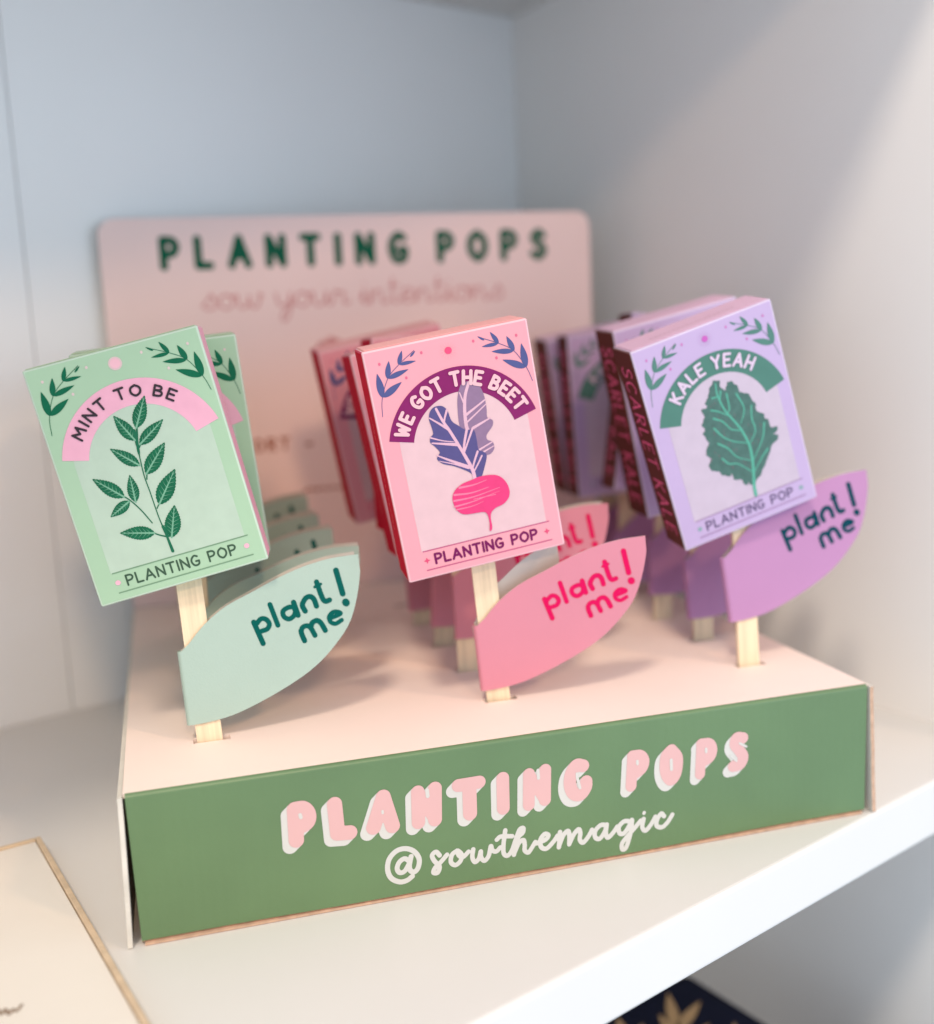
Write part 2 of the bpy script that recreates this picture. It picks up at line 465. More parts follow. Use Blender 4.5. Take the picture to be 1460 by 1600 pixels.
st += line_text('o', .1085, .1165, .180, .016, .0011) + [([(.116, .189), (.1205, .187), (.124, .184)], .0016)]
link('lettering', print_mesh('header_script', stroke_print(st, .00025), up_xz(SY - .0001), M_signpink), header)
st = line_text('ORT', .0705, .0892, .1305, .0062, .0007, gap=.4) + [([(.0995, .1325), (.1015, .1325)], .0009)]
st += [([(.0965 + k * .0031, .1065 + .001 * (k % 2)), (.0980 + k * .0031, .1075)], .0007) for k in range(7)]
link('lettering', print_mesh('header_small_print', stroke_print(st, .0002), up_xz(SY - .0001), M_signbrown), header)
# front lettering, traced on the front face
FR = Traced(Vector((0, -.0004, 0)), Vector((1, 0, 0)), Vector((0, 0, 1)))
Z1, Z2, Z3 = (430, 1190, 4.8667), (700, 1150, 5.615), (940, 1130, 5.84)
def mm(z): return 1 / z[2] / 4420      # half widths: zoom pixels -> metres on the front face
bub = []
def bs(z, pts, hw, sm=False):
    q = FR(pts, *z); bub.append((catmull(q, 8) if sm else q, hw * mm(z)))
bs(Z1, [(148, 365), (162, 600)], 54); bs(Z1, [(148, 362), (215, 355), (255, 400), (245, 465), (165, 510)], 52, True)
bs(Z1, [(452, 325), (475, 545)], 54); bs(Z1, [(475, 545), (568, 538)], 54)
bs(Z1, [(748, 500), (822, 268)], 54); bs(Z1, [(822, 268), (893, 488)], 54); bs(Z1, [(785, 425), (875, 420)], 40)
bs(Z1, [(1085, 232), (1090, 462)], 50); bs(Z1, [(1085, 232), (1213, 430)], 46); bs(Z1, [(1215, 205), (1216, 440)], 52)
bs(Z2, [(92, 435), (275, 405)], 57); bs(Z2, [(188, 425), (195, 680)], 62)
bs(Z2, [(482, 372), (487, 635)], 57)
bs(Z2, [(712, 335), (710, 605)], 53); bs(Z2, [(712, 335), (850, 555)], 50); bs(Z2, [(855, 298), (852, 560)], 54)
bs(Z2, [(1185, 262), (1130, 258), (1082, 330), (1072, 430), (1105, 505), (1165, 510), (1208, 450), (1213, 400)], 58, True)
bs(Z3, [(285, 312), (268, 572)], 54); bs(Z3, [(285, 300), (355, 296), (388, 345), (365, 415), (285, 470)], 54, True)
bs(Z3, [(640, 250), (592, 310), (588, 440), (632, 512), (678, 450), (690, 320), (640, 250)], 60, True)
bs(Z3, [(915, 205), (900, 465)], 52); bs(Z3, [(915, 192), (985, 190), (1012, 240), (990, 310), (912, 360)], 54, True)
bs(Z3, [(1295, 138), (1240, 138), (1222, 195), (1262, 250), (1296, 310), (1270, 375), (1205, 395)], 56, True)
sh = []
for f in (.25, .5, .75, 1.0):
    sh += [([(p[0] - .0021 * f, p[1] - .0018 * f) for p in pts], hw) for pts, hw in bub]
link('lettering', print_mesh('tray_title_shadow', stroke_print(sh, .00022), on_front(1), M_ink_white), fp)
link('lettering', print_mesh('tray_title', stroke_print(bub, .00022), on_front(2), M_bubble), fp)
cnt = []
for z, pts, hw in ((Z1, [(190, 405), (196, 425)], 13), (Z1, [(816, 375), (818, 390)], 9), (Z3, [(326, 345), (328, 370)], 13), (Z3, [(636, 335), (638, 420)], 15), (Z3, [(956, 235), (957, 262)], 13),
                   (Z2, [(1132, 330), (1135, 370), (1158, 455)], 13), (Z3, [(1265, 185), (1325, 215)], 11), (Z3, [(1180, 300), (1235, 345)], 11), (Z1, [(1155, 215), (1160, 262)], 14), (Z2, [(790, 300), (795, 370)], 14)):
    cnt.append((FR(pts, *z), hw * mm(z)))
link('lettering', print_mesh('tray_title_counters', stroke_print(cnt, .00014), on_front(3), M_ink_white), fp)
Z4, Z5 = (590, 1250, 6.083), (820, 1250, 5.84)
scr = []
def sc(z, pts, hw=22): scr.append((catmull(FR(pts, *z), 6) if len(pts) > 2 else FR(pts, *z), hw * mm(z)))
sc(Z4, [(330, 722), (280, 760), (210, 775), (130, 740), (95, 660), (110, 560), (180, 482), (270, 460), (350, 490), (395, 560), (385, 640), (350, 680), (312, 668), (302, 620), (318, 535)], 24)
sc(Z4, [(305, 580), (255, 555), (205, 590), (185, 650), (212, 688), (258, 672), (298, 605)], 23)
sc(Z4, [(590, 525), (555, 492), (518, 525), (540, 578), (588, 630), (572, 688), (532, 688), (545, 645), (600, 590), (660, 520)])
sc(Z4, [(755, 482), (708, 520), (698, 590), (740, 618), (788, 580), (800, 520), (760, 482), (775, 528), (815, 540), (865, 492)])
sc(Z4, [(910, 470), (902, 545), (928, 590), (965, 555), (982, 490), (985, 545), (1018, 578), (1058, 530), (1078, 440), (1092, 478), (1130, 490), (1168, 452)])
sc(Z4, [(1215, 290), (1198, 430), (1202, 510), (1238, 530), (1278, 480), (1310, 390), (1350, 285), (1385, 268), (1382, 310), (1342, 352), (1320, 410), (1298, 522)])
sc(Z4, [(1135, 378), (1175, 348), (1280, 345)])
sc(Z4, [(1302, 505), (1345, 410), (1388, 382), (1400, 425), (1400, 478), (1432, 500), (1458, 470), (1500, 400)])
sc(Z5, [(110, 395), (190, 362), (216, 322), (180, 312), (142, 368), (152, 430), (200, 442), (262, 380), (300, 325)])
sc(Z5, [(322, 292), (312, 430)]); sc(Z5, [(312, 420), (350, 325), (390, 282), (406, 312), (406, 402)])
sc(Z5, [(408, 395), (448, 312), (490, 266), (506, 300), (502, 360), (532, 386), (580, 330), (612, 270)])
sc(Z5, [(742, 225), (690, 228), (642, 280), (642, 338), (682, 350), (728, 285), (746, 222), (738, 300), (756, 340), (800, 300), (842, 240)])
sc(Z5, [(962, 192), (905, 192), (858, 240), (862, 298), (902, 300), (950, 232), (976, 180), (962, 300), (922, 428), (888, 445), (886, 392), (940, 320), (1000, 252), (1055, 185)])
sc(Z5, [(1088, 112), (1086, 118)], 17); sc(Z5, [(1082, 170), (1070, 245), (1100, 275), (1148, 222), (1190, 150)])
sc(Z5, [(1270, 145), (1242, 122), (1206, 178), (1202, 232), (1250, 245), (1300, 202), (1345, 132)])
link('lettering', print_mesh('tray_handle', stroke_print(scr, .00014), on_front(1), M_ink_white), fp)

# ------------------------------------------------------------------ planting pops
CW, CH, CT = .0584, .0825, .0185                     # seed box width, height, thickness
CARD0 = {'mint': (0.0269, 0.0475, 0.1080, -0.4, -12.3, -7.0), 'beet': (0.1309, 0.0355, 0.107, 3.8, -8.9, -3.5), 'kale': (0.2435, 0.0472, 0.1097, 6.5, -17.4, -4.6)}
def pose(q): return Matrix.Translation(Vector(q[:3])) @ Matrix.Rotation(R(q[5]), 4, 'Z') @ Matrix.Rotation(R(q[4]), 4, 'Y') @ Matrix.Rotation(R(q[3]), 4, 'X')
def card_trace(kind):
    M = pose(CARD0[kind]); ex = M.to_3x3() @ Vector((1, 0, 0)); ez = M.to_3x3() @ Vector((0, 0, 1)); ey = M.to_3x3() @ Vector((0, 1, 0))
    return Traced(M.translation - ey * CT / 2, ex, ez)
PAL = {
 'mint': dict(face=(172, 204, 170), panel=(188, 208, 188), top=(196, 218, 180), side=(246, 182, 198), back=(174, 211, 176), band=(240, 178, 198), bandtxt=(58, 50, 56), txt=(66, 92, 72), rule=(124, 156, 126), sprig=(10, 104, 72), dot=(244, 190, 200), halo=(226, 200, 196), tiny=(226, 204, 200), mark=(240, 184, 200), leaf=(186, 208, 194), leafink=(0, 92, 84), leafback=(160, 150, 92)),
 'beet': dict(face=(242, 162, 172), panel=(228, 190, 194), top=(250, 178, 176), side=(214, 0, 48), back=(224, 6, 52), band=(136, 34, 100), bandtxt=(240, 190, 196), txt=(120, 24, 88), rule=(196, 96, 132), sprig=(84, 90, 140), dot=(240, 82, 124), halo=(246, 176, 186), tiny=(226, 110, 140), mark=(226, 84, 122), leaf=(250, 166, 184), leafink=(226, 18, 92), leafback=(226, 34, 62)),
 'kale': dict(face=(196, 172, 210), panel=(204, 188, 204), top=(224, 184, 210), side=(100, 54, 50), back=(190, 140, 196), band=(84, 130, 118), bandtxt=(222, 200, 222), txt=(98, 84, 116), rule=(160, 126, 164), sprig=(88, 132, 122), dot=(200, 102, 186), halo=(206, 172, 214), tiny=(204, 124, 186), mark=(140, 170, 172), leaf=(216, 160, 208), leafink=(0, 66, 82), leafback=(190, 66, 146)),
}
NAMES = {'mint': 'mint green', 'beet': 'pink', 'kale': 'lilac'}
CX, CZ, RO, RI = .0005, .0439, .0274, .0188           # arch banner
YF = -CT / 2
def lay(k): return up_xz(YF - .00006 * k)
def art_mint(t):
    Z = (120, 600, 5.925)
    L = [((552, 405), (628, 105), 66), ((540, 520), (340, 295), 66), ((585, 560), (800, 325), 62), ((582, 752), (308, 600), 60), ((645, 832), (815, 540), 76), ((440, 1045), (145, 880), 68),
         ((547, 1090), (490, 840), 56), ((488, 1085), (314, 1232), 54), ((765, 1112), (910, 785), 84), ((880, 1418), (905, 1120), 78), ((722, 1378), (400, 1380), 68)]
    dark = []; mid = []; light = []
    for b, tp, w in L:
        q = t([b, tp, (b[0] + w, b[1])], *Z); hw = abs(q[2][0] - q[0][0])
        dark.append(fill(leaflet(q[0], q[1], hw, .09, 26)))
        b2 = np.array(q[0]); t2 = np.array(q[1]); d = t2 - b2; nn = np.array((-d[1], d[0])) / np.linalg.norm(d)
        light.append(([tuple(b2), tuple(b2 + d * .5), tuple(t2 - d * .06)], [.00030, .00024, .00006]))
        for k in range(1, 8):
            u = k / 8.5
            wv = hw * math.sin(math.pi * (u + .05) ** .75) * .8
            for s in (1, -1): light.append(([tuple(b2 + d * u), tuple(b2 + d * (u + .12) + nn * s * wv)], [.00008, .00002]))
    stem = []
    for pts, w0, w1 in (([(555, 470), (567, 590), (620, 830), (680, 1000), (760, 1230), (820, 1370), (890, 1545)], 16, 15), ([(825, 1410), (760, 1395), (700, 1372)], 7, 5), ([(700, 1285), (600, 1170), (500, 1080), (420, 1030)], 5, 6), ([(530, 430), (560, 560)], 14, 14), ([(650, 880), (650, 800)], 6, 6), ([(800, 1320), (840, 1400), (880, 1400)], 14, 8), ([(745, 1150), (768, 1095)], 5, 5), ([(555, 380), (560, 480)], 8, 10), ([(590, 560), (570, 600)], 8, 9)):
        q = catmull(t(pts, *Z), 6); stem.append((q, list(np.linspace(w0, w1, len(q)) / 5.925 / 4700)))
    q = stem[0]; n = len(q[0]); stem[0] = (q[0], [(.00045 if i < n * .2 else (.00018 if i < n * .7 else .00018 + .00038 * (i - n * .7) / (n * .3))) for i in range(n)])
    return [('foliage_print', merge(dark), (12, 102, 68), 3), ('stem_print', stroke_print(stem, .00008), (22, 106, 74), 3.5), ('vein_print', stroke_print(light, .00007), (122, 178, 146), 4.2)]
def art_beet(t):
    Z = (640, 590, 6.4)
    k = 1 / 6.4 / 4750
    back = catmull(t([(520, 60), (600, 36), (680, 60), (740, 160), (770, 300), (778, 395), (832, 425), (828, 485), (772, 570), (780, 620), (830, 640), (850, 700), (812, 760), (750, 775), (690, 760), (620, 700), (550, 570), (500, 480), (480, 300), (484, 170)], *Z), 4, True)[:-1]
    front = catmull(t([(270, 285), (330, 285), (380, 330), (420, 430), (490, 480), (560, 520), (640, 520), (668, 600), (690, 715), (735, 738), (772, 775), (748, 900), (712, 1005), (660, 1005), (600, 945), (450, 885), (340, 862), (276, 815), (296, 765), (300, 738), (250, 685), (208, 650), (208, 600), (236, 560), (215, 480), (195, 420), (200, 350), (230, 305)], *Z), 4, True)[:-1]
    root = catmull(t([(620, 1022), (700, 988), (830, 970), (910, 990), (970, 1050), (1000, 1130), (990, 1200), (940, 1260), (860, 1302), (820, 1345), (812, 1400), (826, 1480), (822, 1520), (802, 1530), (800, 1450), (780, 1370), (740, 1342), (620, 1360), (540, 1365), (480, 1330), (440, 1260), (430, 1190), (460, 1120), (530, 1060)], *Z), 4, True)[:-1]
    def lines(ls): return [(catmull(t(p, *Z), 5), (list(np.linspace(a, b, (len(p) - 1) * 5 + 1 if len(p) > 2 else 2) * k))) for p, a, b in ls]
    vb = lines([([(592, 48), (556, 180), (552, 340), (568, 480), (585, 530)], 15, 20), ([(500, 150), (545, 260)], 6, 9), ([(565, 372), (760, 215)], 14, 7), ([(570, 450), (765, 262)], 9, 6), ([(640, 500), (805, 402)], 15, 8), ([(690, 725), (830, 640)], 11, 6), ([(735, 745), (845, 680)], 10, 5)])
    vf = lines([([(265, 312), (330, 430), (400, 530), (500, 690), (560, 790), (630, 920), (655, 1020)], 13, 20), ([(372, 325), (352, 400), (345, 455)], 12, 8), ([(200, 405), (300, 462), (395, 520)], 7, 15), ([(212, 602), (330, 630), (440, 640)], 8, 4), ([(225, 655), (350, 662), (475, 668)], 7, 18), ([(275, 778), (400, 825), (600, 895)], 6, 18), ([(300, 835), (450, 865), (590, 905)], 4, 9), ([(575, 500), (550, 640), (540, 745)], 14, 12), ([(630, 505), (590, 620), (548, 745)], 12, 8), ([(680, 738), (650, 830), (628, 915)], 12, 9), ([(722, 780), (690, 850), (648, 930)], 9, 8)])
    stripes = lines([([(500, 1100), (640, 1070), (770, 1020)], 12, 3), ([(450, 1172), (620, 1150), (790, 1092)], 12, 3), ([(445, 1232), (640, 1190), (900, 1095)], 11, 3), ([(452, 1290), (640, 1235), (900, 1130)], 10, 2), ([(470, 1320), (620, 1285), (740, 1235)], 8, 2), ([(640, 1215), (860, 1165)], 4, 4)])
    return [('back_leaf_print', fill(back), (146, 116, 146), 3), ('vein_print', stroke_print(vb, .00008), (226, 180, 196), 3.6), ('front_leaf_print', fill(front), (88, 80, 132), 4.2), ('vein_print', stroke_print(vf, .00008), (226, 178, 196), 4.8),
            ('root_print', fill(root), (232, 62, 122), 5.4), ('stripe_print', stroke_print(stripes, .00008), (250, 126, 158), 6)]
def art_kale(t):
    Z = (1080, 580, 7.62); k = 1 / 7.62 / 4350
    o = [(260, 110), (340, 110), (350, 190), (380, 212), (412, 230), (425, 130), (490, 118), (510, 150), (550, 165), (580, 250), (640, 262), (690, 270), (720, 330), (760, 370), (780, 470), (820, 490), (870, 510), (878, 560), (920, 570), (942, 660), (1030, 658), (1012, 720), (978, 748), (1048, 760), (1020, 820), (960, 880), (932, 980), (890, 1080), (862, 1150), (830, 1240), (782, 1290), (770, 1342), (702, 1352), (686, 1312), (666, 1362), (625, 1332), (610, 1290), (510, 1292), (490, 1212), (470, 1252), (370, 1240), (330, 1190), (250, 1190), (210, 1120), (252, 1042), (180, 1000), (182, 950), (215, 850), (140, 752), (166, 700), (125, 640), (165, 550), (118, 465), (192, 430), (165, 380), (200, 320), (215, 220)]
    rnd = random.Random(3); jag = []
    for i, p in enumerate(o):
        q = o[(i + 1) % len(o)]; jag.append(p)
        L = math.hypot(q[0] - p[0], q[1] - p[1])
        if L > 50:
            for f in (.33, .66): jag.append((p[0] + (q[0] - p[0]) * f + rnd.uniform(-9, 9), p[1] + (q[1] - p[1]) * f + rnd.uniform(-9, 9)))
    body = t(jag, *Z)
    def ln(p, a, b): return (catmull(t(p, *Z), 6), list(np.linspace(a, b, (len(p) - 1) * 6 + 1 if len(p) > 2 else 2) * k))
    v = [ln([(290, 150), (312, 285), (400, 460), (520, 600), (600, 700), (690, 870), (730, 1050), (745, 1250), (752, 1370), (772, 1470)], 9, 22)]
    for p in ([(350, 240), (342, 340)], [(420, 265), (455, 440), (432, 500)], [(535, 265), (630, 440), (592, 620)], [(715, 410), (722, 560), (765, 700), (702, 860)], [(870, 610), (850, 800), (748, 1040)], [(910, 920), (840, 1030), (760, 1180)], [(240, 465), (330, 482), (430, 522)], [(265, 562), (380, 602), (480, 690), (590, 702)], [(270, 678), (380, 780), (500, 832), (660, 852)], [(320, 862), (440, 920), (550, 1020), (718, 1062)], [(370, 1040), (450, 1100), (560, 1102), (720, 1190)], [(250, 320), (330, 300)]):
        v.append(ln(p, 11, 6))
    sp = []
    for i in range(46):
        x, y = rnd.uniform(220, 860), rnd.uniform(280, 1180)
        if (x > 700 and y > 1000) or (x > 560 and y < 420): continue
        sp.append(ln([(x, y), (x + rnd.uniform(4, 16), y + rnd.uniform(18, 60))], 4, 2))
    return [('leaf_print', fill(body), (78, 112, 104), 3), ('fleck_print', stroke_print(sp, .00008), (122, 98, 106), 3.6), ('vein_print', stroke_print(v, .00008), (92, 176, 152), 4.2)]
ART = {'mint': art_mint, 'beet': art_beet, 'kale': art_kale}
TITLES = {'mint': ('MINT TO BE', R(147), R(50), .0034, .00038, .30), 'beet': ('WE GOT THE BEET', R(160), R(22), .0043, .00060, .24), 'kale': ('KALE YEAH', R(141), R(48), .0045, .00054, .26)}
def arc_band(a0, a1, r0, r1, n=48):
    V = []; F = []
    for i in range(n + 1):
        a = a0 + (a1 - a0) * i / n
        V += [(CX + r0 * math.cos(a), CZ + r0 * math.sin(a)), (CX + r1 * math.cos(a), CZ + r1 * math.sin(a))]
    for i in range(n): F.append((2 * i, 2 * i + 2, 2 * i + 3, 2 * i + 1))
    return V, F
tb = card_trace('beet')
ZS = (570, 490, 5.214)
SPRIG = [[((148, 685), (100, 488), 36), ((152, 682), (302, 556), 34), ((186, 530), (196, 385), 28), ((190, 528), (358, 452), 26), ((276, 416), (302, 300), 22), ((280, 414), (418, 384), 18), ((370, 352), (412, 302), 10)],
         [((1318, 436), (1275, 240), 36), ((1312, 436), (1122, 375), 34), ((1218, 302), (1155, 182), 28), ((1212, 304), (1033, 308), 26), ((1092, 240), (1020, 148), 22), ((1088, 242), (952, 270), 18), ((975, 216), (918, 184), 10)]]
SSTEM = [[(146, 840), (143, 700), (188, 530), (275, 418), (400, 300)], [(1368, 545), (1320, 440), (1216, 302), (1090, 240), (925, 190)]]
def sprig(i):
    parts = []
    for b, tp, w in SPRIG[i]:
        q = tb([b, tp], *ZS); parts.append(fill(leaflet(q[0], q[1], w / 5.214 / 5600, 0, 14)))
    q = catmull(tb(SSTEM[i], *ZS), 6)
    return merge(parts), stroke_print([(q, .00010)], .00008)
SPR = [sprig(0), sprig(1)]
TINY = tb([(120, 415), (462, 320), (340, 525), (885, 225), (1235, 178), (1075, 362)], *ZS)
LG = .0015                                            # half gap between the two halves of a leaf tag
def leaf_bend(x): return -.0016 * (x / .065) ** 2
def leaf_half(name, top, bot, front, m_out, m_in, nx=30, nz=6, t=.00026):
    tx = [p[0] for p in top]; tz = [p[1] for p in top]; bx = [p[0] for p in reversed(bot)]; bz = [p[1] for p in reversed(bot)]
    V = []; F = []; idx = []
    s = -1 if front else 1
    for layer in (0, 1):                              # 0 outer, 1 inner
        for i in range(nx + 1):
            u = i / nx; x = .0654 * (1 - (1 - u) ** 1.4)
            zt, zb = float(np.interp(x, tx, tz)), float(np.interp(x, bx, bz))
            for k in range(nz + 1):
                z = zb + (zt - zb) * k / nz
                y = s * LG + (s * t if layer == 0 else 0) + leaf_bend(x) * (1 if front else -.5)
                V.append((x, y, z))
    n = nz + 1; off = (nx + 1) * n
    for i in range(nx):
        for k in range(nz):
            q = (i * n + k, (i + 1) * n + k, (i + 1) * n + k + 1, i * n + k + 1)
            F.append(q if front else q[::-1]); idx.append(0)
            q2 = tuple(v + off for v in q); F.append(q2[::-1] if front else q2); idx.append(1)
    rim = [i * n for i in range(nx + 1)] + [nx * n + k for k in range(1, n)] + [i * n + nz for i in range(nx - 1, -1, -1)]
    for a, b in zip(rim, rim[1:]): F.append((a, a + off, b + off, b)); idx.append(1)
    if front:                                         # the fold round the stick
        b0 = len(V); m = 8; r_ = LG + t
        for k in range(m + 1):
            a = -math.pi / 2 - math.pi * k / m
            V += [(math.cos(a) * r_ * .8, math.sin(a) * r_, float(np.interp(0, bx, bz))), (math.cos(a) * r_ * .8, math.sin(a) * r_, float(np.interp(0, tx, tz)))]
        for k in range(m): F.append((b0 + 2 * k, b0 + 2 * k + 1, b0 + 2 * k + 3, b0 + 2 * k + 2)); idx.append(0)
    me = mesh(name, V, F, [m_out, m_in], idx)
    return me
def kind_parts(kind):
    """meshes of one kind of seed box and its print, shared by all boxes of that kind"""
    c = PAL[kind]; t = card_trace(kind); P = {}
    ink = lambda key, rgb: mat(kind + '_' + key + '_ink', rgb, rough=.55, spec=.15, var=.03, vscale=200)
    mf = mat(kind + '_card', c['face'], rough=.42, spec=.4, var=.02, vscale=40, bump=.05, bscale=900)
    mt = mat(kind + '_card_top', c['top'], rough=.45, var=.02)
    ms = mat(kind + '_card_side', c['side'], rough=.6, spec=.06, var=.04)
    mb = mat(kind + '_card_back', c['back'], rough=.45)  # beet back red deepened to bounce red light onto the box behind
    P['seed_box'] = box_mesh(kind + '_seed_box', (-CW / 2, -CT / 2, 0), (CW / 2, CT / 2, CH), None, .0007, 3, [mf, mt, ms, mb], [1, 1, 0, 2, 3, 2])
    P['seed_box'].materials.append(mat(kind + '_card_edge', tuple(int(v + (245 - v) * .38) for v in c['face']), rough=.5))
    P['seed_box'].materials.append(mat(kind + '_side_fold', tuple(int(v + (235 - v) * .22) for v in c['side']), rough=.5))
    for p_ in P['seed_box'].polygons:
        if max(abs(c_) for c_ in p_.normal) < .985:
            p_.material_index = 4 if p_.normal.y < -.1 or abs(p_.normal.x) < .3 else 5
    sub = []
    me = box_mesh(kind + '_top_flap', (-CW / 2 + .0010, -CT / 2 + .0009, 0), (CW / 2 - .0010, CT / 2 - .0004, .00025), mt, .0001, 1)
    me.transform(Matrix.Translation((0, 0, CH + .00003)) @ Matrix.Rotation(R(.25), 4, 'X') @ Matrix.Translation((0, 0, 0.00005)))
    sub.append(('top_flap', me))
    zt = .0101
    pan = [(-.0232 + CX, zt), (.0232 + CX, zt)] + [(CX + .0232 * math.cos(R(a)), CZ + .004 + .0232 * math.sin(R(a))) for a in range(0, 181, 6)]
    sub.append(('arch_window', print_mesh(kind + '_window', fill(pan), lay(1), ink('window', c['panel']))))
    txt, a0, a1, h, hw, gap = TITLES[kind]
    sub.append(('banner', print_mesh(kind + '_banner', arc_band(R(165), R(15), RO, RI), lay(2), ink('banner', c['band']))))
    sub.append(('banner_lettering', print_mesh(kind + '_banner_lettering', stroke_print(arc_text(txt, CX, CZ, (RO + RI) / 2 - h / 2 + .0003, h, a0, a1, hw, gap, .42), .00012), lay(6.8), ink('banner_text', c['bandtxt']))))
    rules = [([(-.0222, .0101), (.0246, .0101)], .00020), ([(-.0220, .0031), (.0246, .0031)], .00020)]
    sub.append(('rule_lines', print_mesh(kind + '_rules', stroke_print(rules, .00013), lay(2), ink('rule', c['rule']))))
    sub.append(('title_lettering', print_mesh(kind + '_title', stroke_print(line_text('PLANTING POP', -.0183, .0194, .0049, .0034, .00032 if kind != 'beet' else .00042, gap=.25, space=.5), .0001), lay(2), ink('title', c['txt']))))
    marks = []
    for x in (-.0214, .0233):
        if kind == 'beet': marks += [([(x - .0011, .0066), (x, .0066), (x + .0011, .0066)], [.00005, .0005, .00005]), ([(x, .0055), (x, .0066), (x, .0077)], [.00005, .0005, .00005])]
        else: marks.append(([(x, .0066), (x + .0001, .0066)], .00085))
    for mk in ((marks[:2], marks[2:]) if kind == 'beet' else (marks[:1], marks[1:])):
        sub.append(('end_mark', print_mesh(kind + '_mark', stroke_print(mk, .00012), lay(2), ink('mark', c['mark']))))
    for i in (0, 1):
        sub.append(('sprig_print', print_mesh(kind + '_sprig', merge([SPR[i][0]]), lay(2), ink('sprig', c['sprig']))))
        sub.append(('sprig_stem_print', print_mesh(kind + '_sprig_stem', SPR[i][1], lay(2.5), ink('sprig', c['sprig']))))
    zz = .0772
    sub.append(('sun_print', print_mesh(kind + '_sun', stroke_print([([(0, zz), (.0001, zz)], .00165 if kind == 'mint' else .0012)], .0001), lay(3), ink('dot', c['dot']))))
    halo = [([(.0018 * math.cos(a), zz + .0018 * math.sin(a)), (.0030 * math.cos(a), zz + .0030 * math.sin(a))], [.00012, .00005]) for a in [k * math.pi / 8 for k in range(16)]]
    if kind == 'mint': halo = [([(0, zz), (.0001, zz)], .0022)]
    sub.append(('sun_ray_print', print_mesh(kind + '_rays', stroke_print(halo, .0001), lay(2), ink('halo', c['halo']))))
    sub.append(('dot_print', print_mesh(kind + '_dots', stroke_print([([q, (q[0], q[1] + .0002)], .00042) for q in TINY], .0001), lay(2), ink('tiny', c['tiny']))))
    for nm, vf, rgb, k in ART[kind](t):
        sub.append((nm, print_mesh(kind + '_' + nm, vf, lay(k), mat(kind + '_' + nm + '_%d' % int(k * 10), rgb, rough=.5, var=.14 if nm in ('foliage_print', 'leaf_print') else .04, vscale=420))))
    # writing on the narrow left side, read from the top down
    side = lambda k: (lambda u, v: (-CW / 2 - .00006 * k, u, v))
    if kind == 'kale':
        stx = line_text('SCARLET KALE', .0075, .0765, 0, 1, .00042, gap=.30, space=.5)
        stx = [([(.0046 - q[1] * .0092 + .0002 * math.sin(q[0] * 900), CH - q[0]) for q in pts], hw) for pts, hw in stx]
        V, F = stroke_print([([(q[0], q[1]) for q in pts], hw) for pts, hw in stx], .00014)
        sub.append(('side_lettering', mesh('kale_side_text', [side(1)(*v) for v in V], [tuple(reversed(f)) for f in F], mat('kale_side_ink', (244, 104, 156), rough=.5))))
        V, F = merge([fill([(-CT / 2 + .0003, 0.0008), (-CT / 2 + .0013, .0008), (-CT / 2 + .0013, CH - .0008), (-CT / 2 + .0003, CH - .0008)])])
        sub.append(('side_edge', mesh('kale_side_edge', [side(.5)(*v) for v in V], [tuple(reversed(f)) for f in F], mat('kale_edge_olive', (116, 92, 60), rough=.4))))
        tl = stroke_print([([(x, 0), (x + .0011, 0)], .00018) for x in np.arange(-.018, .018, .0019)], .0001)
        sub.append(('top_lettering', mesh('kale_top_text', [(v[0], v[1] - .002, CH + .0004) for v in tl[0]], tl[1], mat('kale_top_ink', (170, 120, 130), rough=.5))))
    if kind == 'beet':
        tl = stroke_print([([(.0008 * math.sin(i * 2.1), z), (.0008 * math.sin(i * 2.1 + 1.3), z + .0013)], .0003) for i, z in enumerate(np.arange(.018, .058, .0022))], .00014)
        sub.append(('side_lettering', mesh('beet_side_text', [side(1)(*v) for v in tl[0]], [tuple(reversed(f)) for f in tl[1]], mat('beet_side_ink', (250, 120, 112), rough=.5))))
        V, F = fill([(-CT / 2 + .0004, .0008), (-CT / 2 + .0012, .0008), (-CT / 2 + .0012, CH - .0008), (-CT / 2 + .0004, CH - .0008)])
        sub.append(('side_edge', mesh('beet_side_edge', [side(.5)(*v) for v in V], [tuple(reversed(f)) for f in F], mat('beet_edge_light', (244, 104, 104), rough=.4))))
    P['sub'] = sub
    # leaf tag folded round the stick: local x along the leaf from the fold, z up the stick
    lo = [(0, .0262), (.0025, .0280), (.0088, .0343), (.0170, .0397), (.0265, .0434), (.0360, .0471), (.0456, .0500), (.0552, .0516), (.0645, .0518), (.0656, .0510), (.0655, .0463), (.0634, .0375), (.0600, .0289), (.0556, .0230), (.0485, .0163), (.0404, .0111), (.0286, .0058), (.0158, .0015), (.0065, .0002), (0, 0)]
    top = catmull(lo[:9], 4); bot = catmull(lo[9:], 4)
    ml = mat(kind + '_leaf_paper', c['leaf'], rough=.5, var=.02, vscale=40, bump=.22, bscale=1500, trans=.12 if kind == 'mint' else .30)
    mw = mat('leaf_paper_white', (232, 226, 214), rough=.7, var=.03, trans=.25)
    P['leaf_front'] = leaf_half(kind + '_leaf_front', top, bot, True, ml, mw)
    P['leaf_back'] = leaf_half(kind + '_leaf_back', top, bot, False, mat(kind + '_leaf_reverse', c['leafback'], rough=.5, var=.03, trans=.25), mw)  # reverse colours chosen to bounce tinted light onto the leaf behind
    P['leaf_ink'] = mat(kind + '_leaf_ink', c['leafink'], rough=.6, spec=.08, var=.03)
    return P
KP = {k: kind_parts(k) for k in PAL}
M_wood = mat('birch_stick', (228, 206, 174), rough=.7, spec=.15, var=.12, vscale=700, stretch=(1, 1, .035), bump=.3, bscale=900, rnd=.16)
